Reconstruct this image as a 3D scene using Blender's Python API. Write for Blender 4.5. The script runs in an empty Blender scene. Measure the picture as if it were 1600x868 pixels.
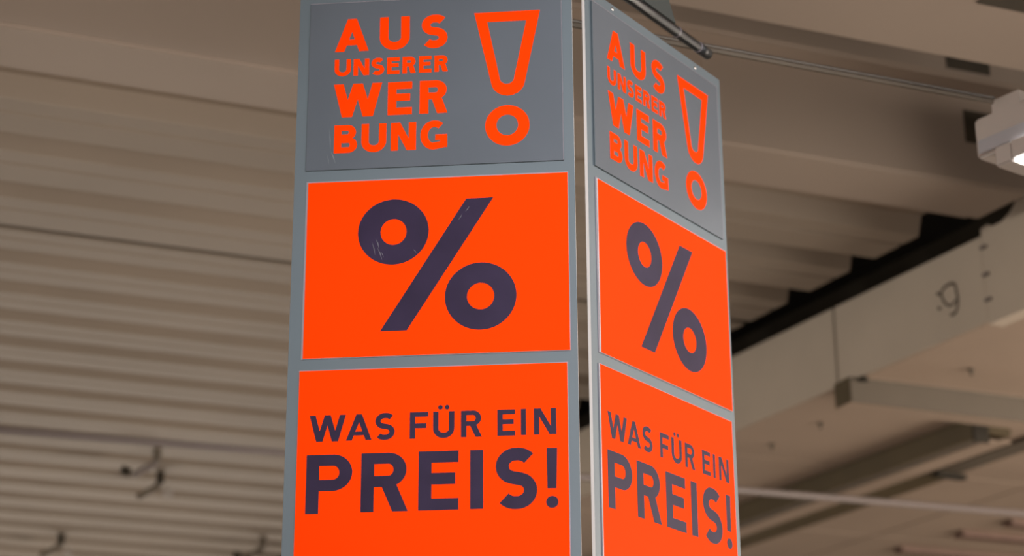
import bpy, bmesh, math, random
from mathutils import Vector, Matrix
from mathutils.geometry import tessellate_polygon
random.seed(4)
S = bpy.context.scene
C = S.collection
EYE = 1.6
R = math.radians

# ---------------------------------------------------------------- camera
cd = bpy.data.cameras.new('camera'); cam = bpy.data.objects.new('camera', cd); C.objects.link(cam)
PITCH, ROLL, F = R(19.9557), R(-0.33057), 3104.93
cd.sensor_width = 36; cd.lens = F/1600*36; cd.clip_end = 200
fw = Vector((0, math.cos(PITCH), math.sin(PITCH)))
r0 = Vector((1, 0, 0)); u0 = Vector((0, -math.sin(PITCH), math.cos(PITCH)))
rr = r0*math.cos(ROLL)+u0*math.sin(ROLL); uu = -r0*math.sin(ROLL)+u0*math.cos(ROLL)
M = Matrix((rr, uu, -fw)).transposed().to_4x4(); M.translation = Vector((0, 0, EYE))
cam.matrix_world = M
cd.dof.use_dof = True; cd.dof.focus_distance = 4.4; cd.dof.aperture_fstop = 2.5
S.camera = cam
# ---------------------------------------------------------------- world, lights, exposure
w = bpy.data.worlds.new('world'); S.world = w; w.use_nodes = True
w.node_tree.nodes['Background'].inputs[0].default_value = (1.0, 0.91, 0.82, 1)
w.node_tree.nodes['Background'].inputs[1].default_value = 0.08
S.view_settings.view_transform = 'Standard'; S.view_settings.look = 'None'
S.view_settings.gamma = 1; S.view_settings.exposure = 0

def lamp(name, kind, loc, target, energy, color=(1, 1, 1), **k):
    l = bpy.data.lights.new(name, kind); l.energy = energy; l.color = color
    for a, b in k.items(): setattr(l, a, b)
    o = bpy.data.objects.new(name, l); C.objects.link(o); o.location = loc
    o.rotation_euler = (Vector(target)-Vector(loc)).to_track_quat('-Z', 'Y').to_euler()
    return o
# two added, unseen spots behind the camera, brightening the sign boards
lamp('board_fill_spot', 'SPOT', (1.9, -2.6, 4.6), (0.45, 4.2, 3.05), 1900, (1, .98, 1), spot_size=R(25), spot_blend=1, shadow_soft_size=.25)
lamp('board_fill_spot', 'SPOT', (5.0, -0.4, 4.3), (0.42, 4.5, 3.1), 260, (1, .97, 1), spot_size=R(30), spot_blend=.6, shadow_soft_size=.2)
# added, unseen uplight on the right that brightens the ceiling
lamp('uplight_fill', 'AREA', (7.8, 7.0, 0.25), (1.8, 8.3, 4.6), 2250, (1, .88, .76), shape='RECTANGLE', size=3.5, size_y=13)
# added, unseen fills on the left and in front, lifting ribs and casings
lamp('uplight_fill', 'AREA', (-5.0, 16.5, 0.2), (-4.2, 10.0, 4.6), 215, (1, .89, .77), shape='RECTANGLE', size=9, size_y=4, spread=R(110))
lamp('uplight_fill', 'AREA', (-2.2, -1.0, 0.2), (-.8, 5.2, 4.6), 155, (1, .90, .82), shape='RECTANGLE', size=6, size_y=3, spread=R(100))
# added, unseen fill from the left, level with the fascia it brightens
lamp('fascia_fill', 'AREA', (-11, 7.0, 4.2), (2, 8.0, 4.2), 330, (1, .92, .82), shape='RECTANGLE', size=8, size_y=.6)

# ---------------------------------------------------------------- materials
def mat(name, col, rough=.6, metal=0, noise=.0, scale=8, bump=0, bscale=40, spec=.5, trans=0, emit=0, coat=0):
    m = bpy.data.materials.new(name); m.use_nodes = True
    nt = m.node_tree; b = nt.nodes['Principled BSDF']
    b.inputs['Base Color'].default_value = (*col, 1)
    b.inputs['Roughness'].default_value = rough; b.inputs['Metallic'].default_value = metal
    b.inputs['Specular IOR Level'].default_value = spec
    b.inputs['Transmission Weight'].default_value = trans
    b.inputs['Coat Weight'].default_value = coat
    if emit:
        b.inputs['Emission Color'].default_value = (1, .98, .95, 1); b.inputs['Emission Strength'].default_value = emit
    tc = nt.nodes.new('ShaderNodeTexCoord')
    if noise:
        n = nt.nodes.new('ShaderNodeTexNoise'); n.inputs['Scale'].default_value = scale; n.inputs['Detail'].default_value = 5
        nt.links.new(tc.outputs['Object'], n.inputs['Vector'])
        rp = nt.nodes.new('ShaderNodeValToRGB')
        rp.color_ramp.elements[0].position = .3; rp.color_ramp.elements[1].position = .7
        rp.color_ramp.elements[0].color = (*[c*(1-noise) for c in col], 1)
        rp.color_ramp.elements[1].color = (*[min(1, c*(1+noise)) for c in col], 1)
        nt.links.new(n.outputs['Fac'], rp.inputs['Fac']); nt.links.new(rp.outputs['Color'], b.inputs['Base Color'])
    if bump:
        n2 = nt.nodes.new('ShaderNodeTexNoise'); n2.inputs['Scale'].default_value = bscale; n2.inputs['Detail'].default_value = 3
        nt.links.new(tc.outputs['Object'], n2.inputs['Vector'])
        bp = nt.nodes.new('ShaderNodeBump'); bp.inputs['Strength'].default_value = bump; bp.inputs['Distance'].default_value = .01
        nt.links.new(n2.outputs['Fac'], bp.inputs['Height']); nt.links.new(bp.outputs['Normal'], b.inputs['Normal'])
    return m
m_board = mat('grey_board_laminate', (.115, .145, .165), .42, noise=.05, scale=3, bump=.05, bscale=5)
m_edge = mat('white_board_edge', (.72, .68, .66), .5, noise=.03)
m_grey = mat('grey_poster_print', (.095, .110, .130), .36, noise=.05, scale=4, bump=.10, bscale=3.2)
m_orange = mat('orange_poster_print', (1.0, .047, 0), .55, noise=.02, scale=3, bump=.04, bscale=4, spec=.03)
m_otext = mat('orange_lettering_ink', (1.0, .045, 0), .55, noise=.02, spec=.03)
m_dark = mat('dark_plum_lettering_ink', (.030, .021, .046), .42, noise=.16, scale=9, bump=.06, bscale=5, spec=.12)
m_pocket = mat('clear_pocket_rim', (.27, .24, .27), .35, noise=.05)
m_rod = mat('black_rod_paint', (.012, .014, .016), .42, noise=.1, bump=.03, spec=.2)
m_rodcap = mat('black_cap_plastic', (.02, .021, .022), .4, noise=.1)
m_chrome = mat('chrome_rivet', (.85, .82, .8), .15, metal=1, noise=.03)
m_acryl = mat('clear_acrylic', (.97, .96, .95), .03, trans=1, noise=.01, spec=.5)
nt_ = m_acryl.node_tree; tr_ = nt_.nodes.new('ShaderNodeBsdfTransparent'); gl_ = nt_.nodes.new('ShaderNodeBsdfGlossy'); mx_ = nt_.nodes.new('ShaderNodeMixShader')
tr_.inputs[0].default_value = (.95, .94, .93, 1); gl_.inputs['Roughness'].default_value = .15; mx_.inputs[0].default_value = .015
nt_.links.new(tr_.outputs[0], mx_.inputs[1]); nt_.links.new(gl_.outputs[0], mx_.inputs[2]); nt_.links.new(mx_.outputs[0], nt_.nodes['Material Output'].inputs['Surface'])
m_bracket = mat('dark_grey_bracket', (.035, .045, .045), .45, noise=.1)
m_wire = mat('steel_wire', (.3, .3, .3), .35, metal=1, noise=.05)
m_deck = mat('beige_deck_paint', (.275, .222, .172), .6, noise=.07, scale=1.3, bump=.04, bscale=3)
m_beam = mat('beige_casing_paint', (.33, .265, .215), .6, noise=.05, scale=1.1, bump=.03, bscale=4)
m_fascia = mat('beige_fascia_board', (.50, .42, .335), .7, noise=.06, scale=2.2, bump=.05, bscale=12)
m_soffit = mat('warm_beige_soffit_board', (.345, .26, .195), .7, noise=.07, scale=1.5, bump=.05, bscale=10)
m_tray = mat('khaki_paint_with_shade', (.115, .092, .066), .6, noise=.06, scale=5)  # tray side's shade put into the colour; small fittings share it
m_olive = mat('dark_olive_shade_tone', (.085, .06, .026), .6, noise=.12, scale=5)  # shade of the channel side put into the colour
m_rail = mat('dark_brown_conduit', (.045, .036, .03), .45, noise=.08)
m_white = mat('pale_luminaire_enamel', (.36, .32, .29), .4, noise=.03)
m_refl = mat('bluish_reflector', (.42, .42, .45), .25, noise=.04, metal=.4)
m_glow = mat('lit_diffuser', (.9, .9, .9), .4, emit=9, noise=.01)
m_pipe = mat('mauve_grey_pipe_paint', (.165, .135, .125), .5, noise=.05)
m_slot = mat('near_black_tone_with_shade', (.02, .014, .006), .8, noise=.2)
m_plate = mat('dark_plate_tone', (.045, .034, .02), .8, noise=.2)
m_mark = mat('dark_marker_stroke', (.07, .052, .035), .7, noise=.2, scale=30)
m_batten = mat('reddish_brown_batten', (.16, .095, .07), .6, noise=.1)
m_floor = mat('floor_tiles', (.30, .25, .21), .35, noise=.1, scale=2)

# ---------------------------------------------------------------- helpers
def link(name, bm, mats, parent=None, smooth=False):
    me = bpy.data.meshes.new(name)
    bmesh.ops.recalc_face_normals(bm, faces=bm.faces)
    bm.to_mesh(me); bm.free()
    for m in (mats if isinstance(mats, (list, tuple)) else [mats]): me.materials.append(m)
    if smooth: me.polygons.foreach_set('use_smooth', [True]*len(me.polygons))
    o = bpy.data.objects.new(name, me); C.objects.link(o); o.parent = parent
    return o
def tag(o, label=None, cat=None, group=None, kind=None):
    if label: o['label'] = label
    if cat: o['category'] = cat
    if group: o['group'] = group
    if kind: o['kind'] = kind
    return o
def empty(name, loc=(0, 0, 0), rz=0):
    o = bpy.data.objects.new(name, None); C.objects.link(o); o.location = loc; o.rotation_euler = (0, 0, rz)
    o.empty_display_size = .1
    return o
def box(bm, x0, x1, y0, y1, z0, z1, bev=0):
    r = bmesh.ops.create_cube(bm, size=1)
    for v in r['verts']:
        v.co = Vector(((x0+x1)/2+v.co.x*(x1-x0), (y0+y1)/2+v.co.y*(y1-y0), (z0+z1)/2+v.co.z*(z1-z0)))
    if bev:
        es = list({e for v in r['verts'] for e in v.link_edges})
        bmesh.ops.bevel(bm, geom=es, offset=bev, segments=2, affect='EDGES')
    return bm
def prism(bm, pts, z0, z1):     # pts in plan, extruded in z
    a = [bm.verts.new((p[0], p[1], z0)) for p in pts]; b = [bm.verts.new((p[0], p[1], z1)) for p in pts]
    bm.faces.new(a); bm.faces.new(b[::-1]); n = len(pts)
    for i in range(n): bm.faces.new((a[i], a[(i+1) % n], b[(i+1) % n], b[i]))
    return bm
def tube(bm, p, q, r, n=20, cap=True):
    p, q = Vector(p), Vector(q); d = (q-p).normalized()
    a = d.orthogonal().normalized(); b = d.cross(a)
    A = []; B = []
    for i in range(n):
        t = 2*math.pi*i/n; o = a*math.cos(t)*r+b*math.sin(t)*r
        A.append(bm.verts.new(p+o)); B.append(bm.verts.new(q+o))
    for i in range(n): bm.faces.new((A[i], A[(i+1) % n], B[(i+1) % n], B[i]))
    if cap: bm.faces.new(A[::-1]); bm.faces.new(B)
    return bm

# directions of the building: EU along the deck ribs, NN across them; BD along the fascia, BN across it
EU = Vector((math.sin(R(68)), math.cos(R(68)), 0)); NN = Vector((-EU.y, EU.x, 0))
BD = Vector((math.sin(R(152)), math.cos(R(152)), 0)); BN = Vector((-BD.y, BD.x, 0))
FAS = 5.389
def TS(t, s, h): v = EU*t+NN*s; return Vector((v.x, v.y, EYE+h))
def DB(a, b, h): v = BD*a+BN*b; return Vector((v.x, v.y, EYE+h))
def t_at(s, b): return (b-s*NN.dot(BN))/EU.dot(BN)       # t where a rib line meets a fascia-parallel line
def extrude_profile(bm, prof, t0, b1, closed=True, t1=None):   # prof [(s,h)], from t0 to the fascia line b1
    A = [bm.verts.new(TS(t0, s, h)) for s, h in prof]
    B = [bm.verts.new(TS(t1 if t1 is not None else t_at(s, b1), s, h)) for s, h in prof]
    n = len(prof)
    for i in range(n if closed else n-1): bm.faces.new((A[i], A[(i+1) % n], B[(i+1) % n], B[i]))
    if closed: bm.faces.new(A[::-1]); bm.faces.new(B)
    return bm

# ---------------------------------------------------------------- floor
bm = bmesh.new(); box(bm, -14, 16, -6, 24, -.1, 0); tag(link('floor', bm, m_floor), kind='structure')

# ---------------------------------------------------------------- ceiling: trapezoidal deck sheets
ceil = empty('ceiling', TS(0, 7, 3.2)); tag(ceil, kind='structure')
inv = Matrix.Translation(-ceil.location)
def cpart(name, bm, m, smooth=False):
    bmesh.ops.transform(bm, matrix=inv, verts=bm.verts)
    return link(name, bm, m, ceil, smooth)
def rib(s, p, fl, d, g):       # one rib: lower flange with a groove, then the recess
    H = 3.0; th = .012
    low = [(s, H), (s+g-.012, H), (s+g-.006, H+.016), (s+g+.006, H+.016), (s+g+.012, H), (s+fl, H),
           (s+fl+.035, H+d), (s+p-.030, H+d), (s+p, H)]
    return low + [(a, b+th) for a, b in reversed(low)]
s = 6.575
b = bmesh.new(); extrude_profile(b, [(6.41, 3.085), (6.545, 3.085), (6.575, 3.0), (6.582, 3.012), (6.555, 3.10), (6.41, 3.10)], -9, FAS-.23); cpart('deck_edge_strip', b, m_deck)
while s < 7.70:
    b = bmesh.new(); extrude_profile(b, rib(s, .43 if s > 7.4 else .47, .295, .11, .115), -9, FAS-.23); cpart('deck_sheet', b, m_deck); s += .47  # sheets stop short: the dark gap stands for shade beside the fascia
# step between the two sheet lengths
b = bmesh.new(); extrude_profile(b, [(7.825, 3.02), (7.862, 3.02), (7.862, 3.14), (7.825, 3.14)], -9, FAS-.23); cpart('expansion_joint', b, m_slot)
s = 7.866; k = 0
while s < 16:
    b = bmesh.new(); extrude_profile(b, rib(s, .393, .225, .115, .10), -9, FAS-.23); cpart('deck_sheet', b, m_deck); s += .393; k += 1
# roof slab that closes the hall; near-black, painting shade into the deck gap
b = bmesh.new(); prism(b, [TS(-9, 1.0, 0), TS(12, 1.0, 0), TS(12, 17, 0), TS(-9, 17, 0)], EYE+3.62, EYE+3.7); cpart('roof_slab', b, m_slot)

# boxed casings running with the ribs
def casing(name, prof, label, end=FAS+.30):
    b = bmesh.new(); extrude_profile(b, prof, -9, end)
    bmesh.ops.bevel(b, geom=[e for e in b.edges if abs((e.verts[0].co-e.verts[1].co).normalized().dot(EU)) > .99], offset=.012, segments=3, affect='EDGES')
    return tag(cpart(name, b, m_beam), label)
casing('boxed_casing', [(6.014, 3.0), (6.325, 3.0), (6.325, 3.03), (6.40, 3.03), (6.40, 3.5), (6.014, 3.5)],
       'wide beige casing with a tall side and pale underside just before the ribbed sheets', FAS-.14)
casing('stepped_casing', [(5.885, 3.388), (6.012, 3.388), (6.012, 3.6), (5.885, 3.6)],
       'narrow beige ledge above the tall casing side, behind the thin conduit')
casing('flat_casing', [(3.2, 3.0), (5.10, 3.0), (5.10, 3.6), (3.2, 3.6)],
       'broad flat beige casing closest to the viewer along the top edge')

# ---------------------------------------------------------------- fascia and soffit (bulkhead)
fas = empty('wall_bulkhead', DB(-7, FAS, 2.62)); tag(fas, kind='structure')
invf = Matrix.Translation(-fas.location)
def fpart(name, bm, m, parent=None, smooth=False):
    bmesh.ops.transform(bm, matrix=invf, verts=bm.verts)
    return link(name, bm, m, parent or fas, smooth)
def fbox(bm, a0, a1, b0, b1, h0, h1):
    return prism(bm, [DB(a0, b0, 0), DB(a1, b0, 0), DB(a1, b1, 0), DB(a0, b1, 0)], EYE+h0, EYE+h1)
a = -5.945
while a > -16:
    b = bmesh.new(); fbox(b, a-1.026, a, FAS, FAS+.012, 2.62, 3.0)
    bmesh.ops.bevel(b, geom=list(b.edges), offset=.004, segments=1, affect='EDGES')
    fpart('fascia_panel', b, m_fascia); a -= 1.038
b = bmesh.new(); fbox(b, -16.5, -5.0, FAS+.045, FAS+.07, 2.64, 3.1); fpart('backing_board', b, m_slot)
# raised end panel with the curved shoulder
out = [(-5.93, 2.603), (-5.93, 3.022), (-5.89, 3.030), (-5.86, 3.012), (-5.80, 3.012), (-5.755, 3.03), (-5.72, 3.055), (-5.69, 3.09), (-5.665, 3.14), (-5.64, 3.21), (-5.63, 3.3), (-5.0, 3.3), (-5.0, 2.603)]
b = bmesh.new()
A = [b.verts.new(DB(x, FAS-.012, h)) for x, h in out]; Bv = [b.verts.new(DB(x, FAS+.06, h)) for x, h in out]
b.faces.new(A); b.faces.new(Bv[::-1])
for i in range(len(out)): j = (i+1) % len(out); b.faces.new((A[i], A[j], Bv[j], Bv[i]))
fpart('end_panel', b, m_fascia)
for h in (2.70, 2.81, 2.93):
    b = bmesh.new(); fbox(b, -5.935, -5.90, FAS-.024, FAS-.0125, h, h+.013); fpart('seam_clip', b, m_pipe)
# soffit boards, joints along the rib direction
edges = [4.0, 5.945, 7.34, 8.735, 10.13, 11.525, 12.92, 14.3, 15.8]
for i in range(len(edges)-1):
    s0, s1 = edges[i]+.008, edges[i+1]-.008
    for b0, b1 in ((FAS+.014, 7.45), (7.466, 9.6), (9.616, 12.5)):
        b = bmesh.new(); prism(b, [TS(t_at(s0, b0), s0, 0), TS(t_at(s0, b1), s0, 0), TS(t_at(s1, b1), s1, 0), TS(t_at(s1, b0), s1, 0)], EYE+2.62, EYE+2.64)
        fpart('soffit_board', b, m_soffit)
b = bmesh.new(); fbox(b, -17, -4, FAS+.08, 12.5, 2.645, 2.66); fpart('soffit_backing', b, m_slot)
# hand-drawn mark on the fascia
def ribbon(bm, pts, wd, b_, fn):
    for (x0, y0), (x1, y1) in zip(pts, pts[1:]):
        dx, dy = x1-x0, y1-y0; L = math.hypot(dx, dy) or 1; nx, ny = -dy/L*wd/2, dx/L*wd/2; ex, ey = dx/L*wd*.3, dy/L*wd*.3
        q = [(x0-ex+nx, y0-ey+ny), (x1+ex+nx, y1+ey+ny), (x1+ex-nx, y1+ey-ny), (x0-ex-nx, y0-ey-ny)]
        bm.faces.new([bm.verts.new(fn(*c)) for c in q])
b = bmesh.new(); fn = lambda x, h: DB(x, FAS-.002, h)
ribbon(b, [(-6.248, 2.838), (-6.223, 2.829), (-6.207, 2.846), (-6.185, 2.853), (-6.150, 2.855), (-6.130, 2.845), (-6.123, 2.815), (-6.119, 2.785), (-6.122, 2.75), (-6.132, 2.725), (-6.150, 2.716), (-6.172, 2.720)], .013, 0, fn)
ribbon(b, [(-6.223, 2.829), (-6.212, 2.80), (-6.198, 2.777), (-6.178, 2.762), (-6.155, 2.760), (-6.132, 2.772)], .011, 0, fn)
ribbon(b, [(-6.246, 2.772), (-6.232, 2.766)], .014, 0, fn)
fpart('drawn_mark', b, m_mark)
# soffit screws
def screw_bm(x, y_, h):
    b = bmesh.new(); p = DB(x, y_, h); tube(b, p+Vector((0, 0, .004)), p-Vector((0, 0, .008)), .016, 10)
    tube(b, p-Vector((0, 0, .006)), p-Vector((0, 0, .03)), .007, 8); return b
for x, y_ in ((-7.936, 5.694), (-7.507, 5.68), (-6.49, 5.755)):
    fpart('soffit_screw', screw_bm(x, y_, 2.62), m_tray)
# brown battens on the far soffit
for s_, t0 in ((9.45, 6.95), (9.80, 6.85), (10.31, 6.75), (10.85, 6.9)):
    b = bmesh.new(); extrude_profile(b, [(s_, 2.62), (s_+.09, 2.62), (s_+.09, 2.585), (s_, 2.585)], t0, 0, t1=10.5); fpart('soffit_batten', b, m_batten)

# cable tray under the soffit
tr = empty('cable_tray', TS(4.6, 7.34, 2.5)); tag(tr, 'khaki rectangular cable tray fixed under the soffit beside the marked fascia', 'cable tray')
def tpart(root, name, bm, m, smooth=False):
    bmesh.ops.transform(bm, matrix=Matrix.Translation(-root.location), verts=bm.verts); return link(name, bm, m, root, smooth)
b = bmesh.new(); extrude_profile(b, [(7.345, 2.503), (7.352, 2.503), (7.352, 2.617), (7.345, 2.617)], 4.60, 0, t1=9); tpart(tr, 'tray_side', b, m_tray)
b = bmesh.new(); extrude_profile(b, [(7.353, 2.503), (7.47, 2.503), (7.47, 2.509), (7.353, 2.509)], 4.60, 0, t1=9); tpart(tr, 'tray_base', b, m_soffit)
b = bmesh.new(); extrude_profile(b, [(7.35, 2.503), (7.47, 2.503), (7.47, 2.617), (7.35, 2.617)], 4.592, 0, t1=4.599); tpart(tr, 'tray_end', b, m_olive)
b = bmesh.new(); p = TS(4.66, 7.33, 2.60); tube(b, p, p+Vector((0, 0, .018)), .022, 10); tpart(tr, 'fixing_bolt', b, m_slot)
# channel profile and strip of painted shade along the fascia direction
ch = empty('channel_profile', DB(-8, 6.4, 2.53)); tag(ch, 'long pale channel with a side toned dark for shade below the soffit, meeting the tray', 'channel')
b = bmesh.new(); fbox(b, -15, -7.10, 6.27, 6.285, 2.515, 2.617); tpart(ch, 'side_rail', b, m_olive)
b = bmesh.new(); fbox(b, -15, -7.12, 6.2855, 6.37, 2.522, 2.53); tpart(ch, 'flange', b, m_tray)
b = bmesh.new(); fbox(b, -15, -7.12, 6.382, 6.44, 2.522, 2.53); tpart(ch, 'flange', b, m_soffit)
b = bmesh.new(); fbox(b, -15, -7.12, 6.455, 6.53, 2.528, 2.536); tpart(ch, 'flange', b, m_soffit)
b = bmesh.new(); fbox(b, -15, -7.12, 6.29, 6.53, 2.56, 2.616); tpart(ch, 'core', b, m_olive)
b = bmesh.new(); fbox(b, -7.10, -7.085, 6.27, 6.36, 2.50, 2.617); tpart(ch, 'end_plate', b, m_slot)
ch2 = empty('shade_strip', DB(-9, 6.8, 2.6)); tag(ch2, 'dark olive strip of painted shade on the soffit right behind the pale channel', 'shade strip')  # dark strip standing for a shaded band behind the channel
b = bmesh.new(); fbox(b, -15, -7.95, 6.60, 6.90, 2.60, 2.618); tpart(ch2, 'shade_strip_bar', b, m_olive)
b = bmesh.new(); fbox(b, -7.93, -6.9, 6.74, 6.88, 2.60, 2.618); tpart(ch2, 'shade_strip_bar', b, m_tray)
b = bmesh.new(); fbox(b, -7.97, -7.92, 6.74, 6.93, 2.575, 2.6); tpart(ch2, 'shade_strip_joint', b, m_slot)

# ---------------------------------------------------------------- pipe below the deck
pp = empty('ceiling_pipe', TS(2.2, 8.39, 2.3)); tag(pp, 'slim mauve-grey pipe crossing the whole hall below the ribbed sheets', 'pipe')
b = bmesh.new(); tube(b, TS(-6, 8.75, 2.3), TS(9, 8.045, 2.3), .0175, 14); tpart(pp, 'tube', b, m_pipe, True)
for t_ in (-2.2, 3.05, 4.1):
    s_ = 8.75-(t_+6)*.047
    b = bmesh.new(); tube(b, TS(t_, s_, 2.318), TS(t_, s_, 3.02), .0025, 6); tpart(pp, 'hanger_wire', b, m_wire)
t_ = 6.22; s_ = 8.75-(t_+6)*.047
b = bmesh.new(); tube(b, TS(t_-.02, s_, 2.318), TS(t_+.03, s_, 2.318), .022, 10); tpart(pp, 'pipe_clip', b, m_tray)

# hooks under the ribs
for (t_, s_), lab, fl in (((2.263, 11.091), 'upper pale-armed hook under the ribs, left of the grey board', 1), ((2.395, 11.604), 'lower hook under the ribs with a dark knob above a white tip', -1),
                          ((2.132, 13.503), 'dark hook under the ribs nearest the lower left corner', -1), ((3.441, 13.123), 'dark hook under the ribs close to the lower end of the left board', 1)):
    h_ = empty('ceiling_hook', TS(t_, s_, 2.99)); tag(h_, lab, 'hook', 'hooks under the ribbed ceiling')
    def hb(bm, name, m): bmesh.ops.transform(bm, matrix=Matrix.Translation(-h_.location), verts=bm.verts); return link(name, bm, m, h_)
    b = bmesh.new(); p = TS(t_, s_, 2.93); tube(b, p, p+Vector((0, 0, .075)), .024, 10); hb(b, 'knob', m_tray if fl > 0 else m_slot)
    q = p+Vector((0, 0, -.01)); e = q-EU*.13+Vector((0, 0, -.085))
    b = bmesh.new(); tube(b, q, e, .020, 8); hb(b, 'arm', m_pipe if s_ < 11.3 else m_tray)
    b = bmesh.new(); r_ = e-EU*.07+Vector((0, 0, .03)) if fl > 0 else q+EU*.03+Vector((0, 0, -.035)); tube(b, r_, r_+EU*.05-Vector((0, 0, .015)), .026, 8); hb(b, 'tip', m_slot if fl > 0 else m_white)

# ---------------------------------------------------------------- conduit and luminaire
cn = empty('conduit', TS(1, 4.252, 2.4)); tag(cn, 'thin dark conduit running behind both sign boards to the luminaire', 'conduit')
b = bmesh.new(); tube(b, TS(-4, 4.252, 2.403), TS(3.20, 4.252, 2.403), .0045, 10); tpart(cn, 'tube', b, m_rail, True)
b = bmesh.new(); extrude_profile(b, [(4.255, 2.388), (4.263, 2.388), (4.263, 2.398), (4.255, 2.398)], -4, 0, t1=3.20); tpart(cn, 'cover_strip', b, m_tray)
LD = Vector((.6, -.8, 0)); LN = Vector((.8, .6, 0))
def LB(bm, a0, a1, n0, n1, h0, h1):
    return prism(bm, [LD*a0+LN*n0, LD*a1+LN*n0, LD*a1+LN*n1, LD*a0+LN*n1], EYE+h0, EYE+h1)
lu = empty('luminaire', LD*-3+LN*4.3+Vector((0, 0, EYE+2.4))); tag(lu, 'pale box luminaire with a lit white tube at the right edge', 'lamp')
b = bmesh.new(); LB(b, -3.423, -1.9, 4.249, 4.45, 2.276, 2.40); bmesh.ops.bevel(b, geom=list(b.edges), offset=.008, segments=2, affect='EDGES'); tpart(lu, 'housing', b, m_white)
b = bmesh.new(); LB(b, -3.405, -1.9, 4.240, 4.2485, 2.285, 2.325); tpart(lu, 'reflector', b, m_refl)
b = bmesh.new(); LB(b, -3.273, -1.9, 4.222, 4.232, 2.222, 2.275); tpart(lu, 'lamp_tray', b, m_white)
b = bmesh.new(); LB(b, -3.335, -3.275, 4.222, 4.34, 2.215, 2.275); bmesh.ops.bevel(b, geom=list(b.edges), offset=.004, segments=2, affect='EDGES'); tpart(lu, 'tray_end', b, m_white)
b = bmesh.new(); LB(b, -3.273, -1.9, 4.2325, 4.33, 2.214, 2.272); tpart(lu, 'diffuser', b, m_glow)
b = bmesh.new(); LB(b, -3.36, -3.26, 4.26, 4.32, 2.40, 2.44); tpart(lu, 'mounting_block', b, m_white)
for a_ in (-3.2, -2.1):
    b = bmesh.new(); p = LD*a_+LN*4.35+Vector((0, 0, EYE+2.40)); tube(b, p, p+Vector((0, 0, .75)), .0025, 6); tpart(lu, 'suspension_wire', b, m_wire)

# dark plates on the casings; the small one paints in a shadow
def opening(label, pts, th=.02):  # lays a dark plate, which need not be an opening
    b = bmesh.new(); c = sum(pts, Vector())/4
    n_ = (pts[1]-pts[0]).cross(pts[3]-pts[0]).normalized()
    v0 = [b.verts.new(p-c) for p in pts]; v1 = [b.verts.new(p-c+n_*th) for p in pts]
    b.faces.new(v0); b.faces.new(v1[::-1])
    for i in range(4): j = (i+1) % 4; b.faces.new((v0[i], v0[j], v1[j], v1[i]))
    o = link('dark_plate', b, m_plate); o.location = c; return tag(o, label, 'opening')
opening('dark oblong opening in the ledge above the luminaire', [TS(4.22, 5.882, 3.42), TS(4.42, 5.882, 3.42), TS(4.42, 5.882, 3.49), TS(4.22, 5.882, 3.49)], -.003)
opening('small plate of painted shade on the tall casing side behind the luminaire end', [TS(4.37, 6.011, 3.18), TS(4.50, 6.011, 3.18), TS(4.50, 6.011, 3.32), TS(4.37, 6.011, 3.32)], -.003)
opening('dark plate under the flat casing at the top right edge', [TS(3.52, 4.40, 2.998), TS(3.72, 4.40, 2.998), TS(3.72, 4.72, 2.998), TS(3.52, 4.72, 2.998)], -.003)

# ================================================================ sign boards
# ---- glyphs: each returns a list of polygons [outer, hole, ...] in metres in a w x h box
def arcpts(cx, cy, rx, ry, a0, a1, n=20):
    return [(cx+rx*math.cos(R(a0+(a1-a0)*i/n)), cy+ry*math.sin(R(a0+(a1-a0)*i/n))) for i in range(n+1)]
def stroke(path, t):            # flat-ended ribbon round a smooth centre line, one polygon
    L, Rr = [], []
    for i, p in enumerate(path):
        a_ = path[max(0, i-1)]; c_ = path[min(len(path)-1, i+1)]
        dx, dy = c_[0]-a_[0], c_[1]-a_[1]; l = math.hypot(dx, dy) or 1
        L.append((p[0]-dy/l*t/2, p[1]+dx/l*t/2)); Rr.append((p[0]+dy/l*t/2, p[1]-dx/l*t/2))
    return L+Rr[::-1]
def rect(x0, y0, x1, y1): return [(x0, y0), (x1, y0), (x1, y1), (x0, y1)]
def g_A(w, h, t):
    b_ = t*1.1; a_ = t*.52; k = (w/2-a_)/h
    xl = lambda y: b_+k*y; xr = lambda y: w-b_-k*y
    y1, y2 = .19*h, .19*h+t*.74; ya = (w/2-b_)/k
    return [[[(0, 0), (b_, 0), (xl(y1), y1), (xr(y1), y1), (w-b_, 0), (w, 0), (w/2+a_, h), (w/2-a_, h)], [(xl(y2), y2), (xr(y2), y2), (w/2, min(ya, h-t*.8))]]]
def g_U(w, h, t):
    ry = w*.46
    o = [(0, h)]+arcpts(w/2, ry, w/2, ry, 180, 360)+[(w, h), (w-t, h)]+arcpts(w/2, ry, w/2-t, ry-t, 0, -180)+[(t, h)]
    return [[o]]
def g_UE(w, h, t):
    P = g_U(w, h, t); r_ = t*.44
    for cx in (w*.34, w*.66): P.append([arcpts(cx, h+t*.80, r_, r_, 0, 342, 18)])
    return P
def g_S(w, h, t):
    rx = (w-t)/2; ry = (h-t)/4; cx = w/2; yt = h-t/2-ry; yb = t/2+ry
    p = [(w-t*.30, h-t*.86)]
    p = arcpts(cx+w*.03, yt, rx-w*.0, ry, 38, 90, 6)+arcpts(cx-w*.01, yt, rx-w*.01, ry, 100, 235, 12)
    p += [(cx-w*.10, h/2+t*.06), (cx+w*.10, h/2-t*.06)]
    p += arcpts(cx+w*.01, yb, rx-w*.01, ry, 55, -90, 13)+arcpts(cx-w*.03, yb, rx, ry, -98, -142, 5)
    return [[stroke(p, t)]]
def g_N(w, h, t):
    d = t*1.25
    return [[rect(0, 0, t, h)], [rect(w-t, 0, w, h)], [[(t*.15, h), (d, h), (w-t*.15, 0), (w-d, 0)]]]
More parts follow.
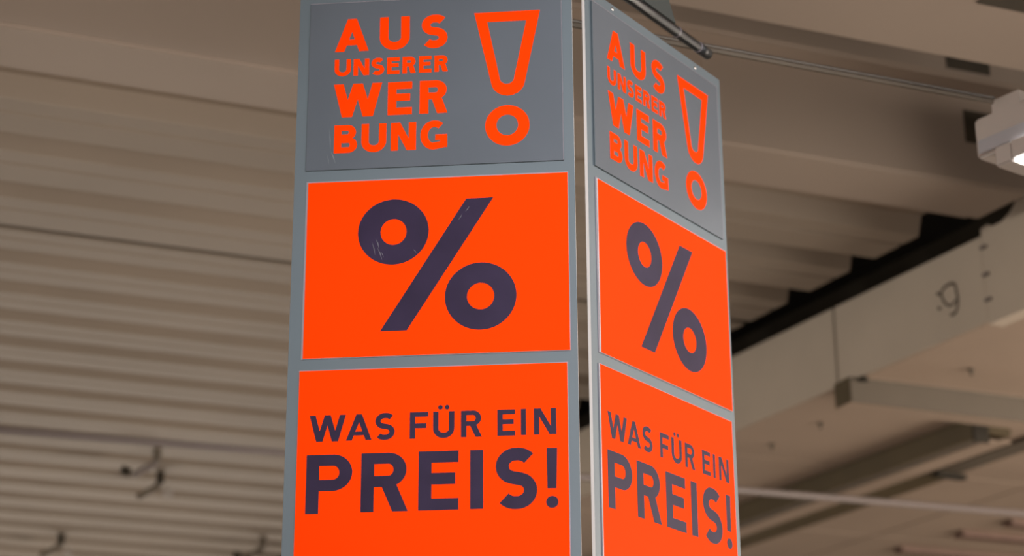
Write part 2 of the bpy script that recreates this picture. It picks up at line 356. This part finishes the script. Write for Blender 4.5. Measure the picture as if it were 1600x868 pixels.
def g_E(w, h, t):
    t2 = t*.9; m0 = h*.53-t2/2
    return [[[(0, 0), (w, 0), (w, t2), (t, t2), (t, m0), (w*.92, m0), (w*.92, m0+t2), (t, m0+t2), (t, h-t2), (w, h-t2), (w, h), (0, h)]]]
def g_F(w, h, t):
    t2 = t*.9; m0 = h*.48-t2/2
    return [[[(0, 0), (t, 0), (t, m0), (w*.90, m0), (w*.90, m0+t2), (t, m0+t2), (t, h-t2), (w, h-t2), (w, h), (0, h)]]]
def bowl(w, y0, y1, t, t2):     # stem-side bowl with its counter
    r_ = (y1-y0)/2; rx = min(r_*1.05, w*.62)
    o = [(t*.5, y0)]+arcpts(w-rx, (y0+y1)/2, rx, r_, -90, 90, 18)+[(t*.5, y1)]
    i = [(t, y0+t2)]+arcpts(w-rx, (y0+y1)/2, rx-t, r_-t2, -90, 90, 14)+[(t, y1-t2)]
    return [o, i]
def g_P(w, h, t): return [[rect(0, 0, t*.999, h)], bowl(w, h*.38, h, t, t*.88)]
def g_R(w, h, t):
    return [[rect(0, 0, t*.999, h)], bowl(w*.965, h*.42, h, t, t*.86), [[(w*.42, h*.42+t*.2), (w*.42+t*1.1, h*.42+t*.4), (w, 0), (w-t*1.18, 0)]]]
def g_B(w, h, t): return [[rect(0, 0, t*.999, h)], bowl(w*.94, h*.47, h, t, t*.82), bowl(w, 0, h*.56, t, t*.84)]
def g_I(w, h, t): return [[rect(0, 0, w, h)]]
def g_W(w, h, t):
    b_ = t*1.12; f1, f2 = w*.285, w*.715
    P = []
    for x0, x1 in ((b_*.5, f1), (w*.5, f1), (w*.5, f2), (w-b_*.5, f2)):
        P.append([[(x1-b_*.52, 0), (x1+b_*.52, 0), (x0+b_*.5, h), (x0-b_*.5, h)]])
    return P
def g_G(w, h, t):
    rx, ry = (w-t)/2, (h-t)/2
    p = arcpts(w/2+w*.03, h/2, rx, ry, 52, 90, 5)+arcpts(w/2, h/2, rx, ry, 98, 262, 18)+[(w-t*.6, t*.62+h*.03)]
    return [[stroke(p, t)], [rect(w-t, h*.075, w, h*.52)], [rect(w*.55, h*.52-t*.82, w-t*.999, h*.52)]]
G = dict(A=g_A, U=g_U, Y=g_UE, S=g_S, N=g_N, E=g_E, F=g_F, P=g_P, R=g_R, B=g_B, I=g_I, W=g_W, G=g_G)

YP = 0.0045         # front of the posters; boards face local -Y, x = along the board, z = up
def print_mesh(name, polys, m, parent, y=None):
    """polys: [(dx, dz, [polygons])]; thin vinyl lettering 0.3 mm proud of the poster"""
    b = bmesh.new(); y = y if y is not None else -YP-.0004
    for dx, dz, PL in polys:
        for n_, loops in enumerate(PL):
            flat = [p for l in loops for p in l]
            vs = [b.verts.new((p[0]+dx, y-n_*.00004, p[1]+dz)) for p in flat]
            for tri in tessellate_polygon([[Vector((p[0], p[1], 0)) for p in l] for l in loops]):
                try: b.faces.new([vs[i] for i in tri])
                except ValueError: pass
    for f_ in b.faces:
        f_.normal_update()
        if f_.normal.y > 0: f_.normal_flip()
    me = bpy.data.meshes.new(name); b.to_mesh(me); b.free(); me.materials.append(m)
    o = bpy.data.objects.new(name, me); C.objects.link(o); o.parent = parent; return o
def word(name, L, t, m, parent, label):
    P = [(x0, z0, G[k](x1-x0, z1-z0, t)) for k, x0, z1, x1, z0 in L]
    return tag(print_mesh(name, P, m, parent), label)

def sheet(name, x0, x1, z0, z1, m, parent, label, tilt=0):     # a stiff print in a clear pocket
    b = bmesh.new(); box(b, x0, x1, -YP, -.0022, z0, z1)
    for f_ in b.faces: f_.material_index = 0 if f_.normal.y < -.9 else 1
    bmesh.ops.recalc_face_normals(b, faces=b.faces)
    for f_ in b.faces: f_.material_index = 0 if f_.normal.y < -.9 else 1
    o = link(name, b, [m, m_edge if m is m_orange else m_board], parent); tag(o, label); return o
def pocket(x0, x1, z0, z1, parent):
    b = bmesh.new(); box(b, x0, x1, -.0021, -.0002, z0, z1); return link('clear_pocket', b, m_pocket, parent)

def make_board():
    root = empty('sign_board')
    b = bmesh.new(); box(b, 0, .6455, 0, .008, .84, 2.252)
    bmesh.ops.recalc_face_normals(b, faces=b.faces)
    for f_ in b.faces: f_.material_index = 0 if abs(f_.normal.y) > .9 else 1
    link('backing_board', b, [m_board, m_edge], root)
    # grey poster
    p = sheet('poster', .0265, .6205, 1.7935, 2.2215, m_grey, root, 'grey poster with orange lettering and outlined exclamation mark')
    b = bmesh.new()                     # thin moulding line that shows round the grey poster
    for q in ((.0262, .6208, 2.2216, 2.2226), (.6206, .6216, 1.7935, 2.2226)): box(b, q[0], q[1], -YP-.0004, -.0002, q[2], q[3])
    link('clear_edge', b, m_pocket, p)
    word('lettering', [('A', .087, 2.1777, .1673, 2.0925), ('U', .1932, 2.1777, .264, 2.0915), ('S', .2923, 2.1785, .3535, 2.091)], .0205, m_otext, p, 'orange word AUS')
    word('lettering', [('U', .0875, 2.0727, .1262, 2.029), ('N', .1324, 2.0722, .1695, 2.0293), ('S', .1748, 2.0728, .2050, 2.0282), ('E', .2116, 2.0718, .2413, 2.0290),
         ('R', .2478, 2.0718, .2797, 2.0292), ('E', .2868, 2.0715, .3162, 2.029), ('R', .3229, 2.0715, .355, 2.0295)], .0106, m_otext, p, 'small orange word UNSERER')
    word('lettering', [('W', .0872, 2.0085, .2009, 1.9238), ('E', .2145, 2.0080, .2716, 1.9241), ('R', .2893, 2.008, .3545, 1.9241)], .0205, m_otext, p, 'orange letters WER')
    word('lettering', [('B', .0908, 1.904, .1450, 1.8338), ('U', .1547, 1.9045, .2126, 1.8328), ('N', .2231, 1.9043, .2819, 1.8343), ('G', .2918, 1.906, .3545, 1.8325)], .0172, m_otext, p, 'orange letters BUNG')
    # outlined exclamation mark
    out = [(.4163, 2.1768), (.4560, 1.993)]+arcpts(.4950, 1.998, .0393, .0375, 190, 350, 16)+[(.5340, 1.993), (.5712, 2.1775)]
    inn = [(.4470, 2.1518), (.4752, 2.0085)]+arcpts(.4925, 2.007, .0172, .0165, 195, 345, 10)+[(.5095, 2.0075), (.5385, 2.1518)]
    ring = [arcpts(.4930, 1.8855, .0512, .0508, 0, 352, 44), arcpts(.4929, 1.8865, .0250, .0258, 0, 350, 35)]
    tag(print_mesh('exclamation_mark', [(0, 0, [[out, inn], ring])], m_otext, p), 'orange outlined exclamation mark')
    # percent poster
    p = sheet('poster', .0337, .6292, 1.3405, 1.7625, m_orange, root, 'orange poster with a dark percent sign')
    pocket(.0290, .6310, 1.3392, 1.7662, p)
    sl = [(.2060, 1.3982), (.2662, 1.3985), (.4602, 1.7088), (.3984, 1.7085)]
    r1 = [arcpts(.2325, 1.6345, .0808, .0790, 0, 355, 56), arcpts(.2332, 1.6340, .0298, .0313, 0, 350, 35)]
    r2 = [arcpts(.4313, 1.4733, .0802, .0794, 0, 355, 56), arcpts(.4313, 1.4728, .0306, .0314, 0, 350, 35)]
    tag(print_mesh('percent_sign', [(0, 0, [[sl], r1, r2])], m_dark, p), 'dark plum percent sign')
    # price poster
    p = sheet('poster', .0275, .6218, .873, 1.3116, m_orange, root, 'orange poster with the dark lettering WAS FÜR EIN PREIS!')
    pocket(.0262, .6238, .8725, 1.3140, p)
    word('lettering', [('W', .0535, 1.2083, .1341, 1.1488), ('A', .1353, 1.2083, .1918, 1.1496), ('S', .1995, 1.2096, .2426, 1.1486)], .0118, m_dark, p, 'dark word WAS')
    word('lettering', [('F', .2758, 1.2090, .3164, 1.1494), ('Y', .3271, 1.2088, .3737, 1.1488), ('R', .3883, 1.2088, .4340, 1.1494)], .0118, m_dark, p, 'dark word FÜR')
    word('lettering', [('E', .468, 1.2085, .5069, 1.1498), ('I', .5194, 1.2088, .5306, 1.1500), ('N', .5475, 1.2089, .5964, 1.1502)], .0118, m_dark, p, 'dark word EIN')
    word('lettering', [('P', .0497, 1.1192, .151, .9882), ('R', .1705, 1.1196, .2735, .9890), ('E', .296, 1.1200, .3833, .9893), ('I', .4087, 1.1198, .4371, .9896), ('S', .4640, 1.1225, .5535, .9868)], .0285, m_dark, p, 'large dark word PREIS')
    tag(print_mesh('exclamation_mark', [(0, 0, [[[(.5755, 1.0303), (.5948, 1.0303), (.5975, 1.1196), (.5745, 1.1196)]], [arcpts(.5856, 1.0005, .0132, .0132, 0, 350, 30)]])], m_dark, p), 'dark exclamation mark')
    # rivets and the clear hanger sheet
    for x, z in ((.1225, 2.2395), (.5165, 2.2370)):
        b = bmesh.new(); bmesh.ops.create_uvsphere(b, u_segments=16, v_segments=8, radius=.0045)
        for v in b.verts: v.co = Vector((v.co.x+x, v.co.y*.7-.0005, v.co.z+z))
        link('rivet', b, m_chrome, root, True)
    b = bmesh.new()
    # acrylic sheet rising behind the board and folded round the rod
    prof = [(.0085, 2.19), (.0085, 2.30)]+[(.0255-.017*math.cos(R(a_)), 2.331+.017*math.sin(R(a_))) for a_ in range(-60, 241, 15)]
    cols = []
    for x in (.085, .575):
        cols.append([b.verts.new((x, y, z)) for y, z in prof])
    for i in range(len(prof)-1): b.faces.new((cols[0][i], cols[1][i], cols[1][i+1], cols[0][i+1]))
    o = link('hanger_sheet', b, m_acryl, root, True)
    return root
def copy_tree(o, parent=None):
    c = o.copy(); C.objects.link(c); c.parent = parent
    for chd in [x for x in list(bpy.data.objects) if x.parent == o and x != c]: copy_tree(chd, c)
    return c
def board_pose(o, x, y, az, z): o.location = (x, y, EYE+z); o.rotation_euler = (0, 0, math.pi/2-az)
left = make_board(); right = copy_tree(left)
board_pose(left, -.49910650438559057, 4.217378094606615, 1.6638893242454706, 0)
board_pose(right, .17626434688917125, 4.226133386487409, .6174307953511072, .025358780618208107)
tag(left, 'left grey sign board facing the viewer with three stacked posters', 'sign', 'grey price sign boards')
tag(right, 'right grey sign board turned away, hanging from a black rod', 'sign', 'grey price sign boards')

# wear on the left board: scuffs on the percent ring and a crease in the grey poster
m_scuff = mat('pale_scuff', (.105, .10, .125), .45, noise=.25, scale=60)
m_crease = mat('pale_crease', (.17, .19, .21), .4, noise=.2, scale=40)
def scuffs(parent, strokes, m, name):
    for x0, z0, x1, z1, wd in strokes:
        dx, dz = x1-x0, z1-z0; L = math.hypot(dx, dz); nx, nz = -dz/L*wd/2, dx/L*wd/2; mx, mz = (x0+x1)/2+nx*.8, (z0+z1)/2+nz*.8
        print_mesh(name, [(0, 0, [[[(x0, z0), (mx+nx, mz+nz), (x1, z1), (mx-nx, mz-nz)]]])], m, parent, y=-YP-.0007)
posters = [c_ for c_ in left.children if c_.name.startswith('poster')]
posters.sort(key=lambda o_: -max(v.co.z for v in o_.data.vertices))
scuffs(posters[1], [(.1845, 1.612, .1925, 1.578, .0022), (.1925, 1.620, .2010, 1.594, .0028), (.1960, 1.600, .2085, 1.566, .0026), (.2050, 1.588, .2120, 1.572, .0016),
                    (.2790, 1.590, .2860, 1.580, .002), (.4060, 1.690, .3960, 1.676, .0022), (.3900, 1.672, .3800, 1.656, .0018)], m_scuff, 'scuff_mark')
scuffs(posters[0], [(.0790, 1.898, .0830, 1.838, .0020), (.0830, 1.842, .0960, 1.806, .0026), (.0760, 1.832, .0800, 1.806, .0014)], m_crease, 'crease')

# rods that carry the boards
def make_rod():
    root = empty('hanging_rod')
    yc, zc = .0255, 2.331
    b = bmesh.new(); tube(b, (-.05, yc, zc), (.585, yc, zc), .0135, 28); link('rod_tube', b, m_rod, root, True)
    b = bmesh.new(); tube(b, (.585, yc, zc), (.640, yc, zc), .0146, 28)
    bmesh.ops.bevel(b, geom=[e for e in b.edges if abs(e.verts[0].co.x-e.verts[1].co.x) < 1e-5], offset=.003, segments=3, affect='EDGES')
    link('end_cap', b, m_rodcap, root, True)
    for x in (.475, .582):
        b = bmesh.new(); tube(b, (x, yc, zc), (x+.0016, yc, zc), .0150, 28); link('clear_ring', b, m_pocket, root, True)
    b = bmesh.new()
    pts = [(.30, 2.342), (.452, 2.342), (.42, 2.40), (.31, 2.43)]
    A = [b.verts.new((x, yc-.012, z)) for x, z in pts]; B = [b.verts.new((x, yc+.012, z)) for x, z in pts]
    b.faces.new(A); b.faces.new(B[::-1])
    for i in range(4): j = (i+1) % 4; b.faces.new((A[i], A[j], B[j], B[i]))
    link('rod_bracket', b, m_bracket, root)
    b = bmesh.new(); tube(b, (.36, yc, 2.39), (.36, yc, 2.965), .0015, 8); link('suspension_wire', b, m_wire, root)
    return root
rod_r = make_rod(); rod_l = copy_tree(rod_r)
rod_l.location = left.location; rod_l.rotation_euler = left.rotation_euler
rod_r.location = right.location; rod_r.rotation_euler = right.rotation_euler
tag(rod_r, 'black round rod with end cap above the right sign board', 'rod', 'rods carrying the sign boards')
tag(rod_l, 'black round rod above the left sign board', 'rod', 'rods carrying the sign boards')
bpy.context.view_layer.update()
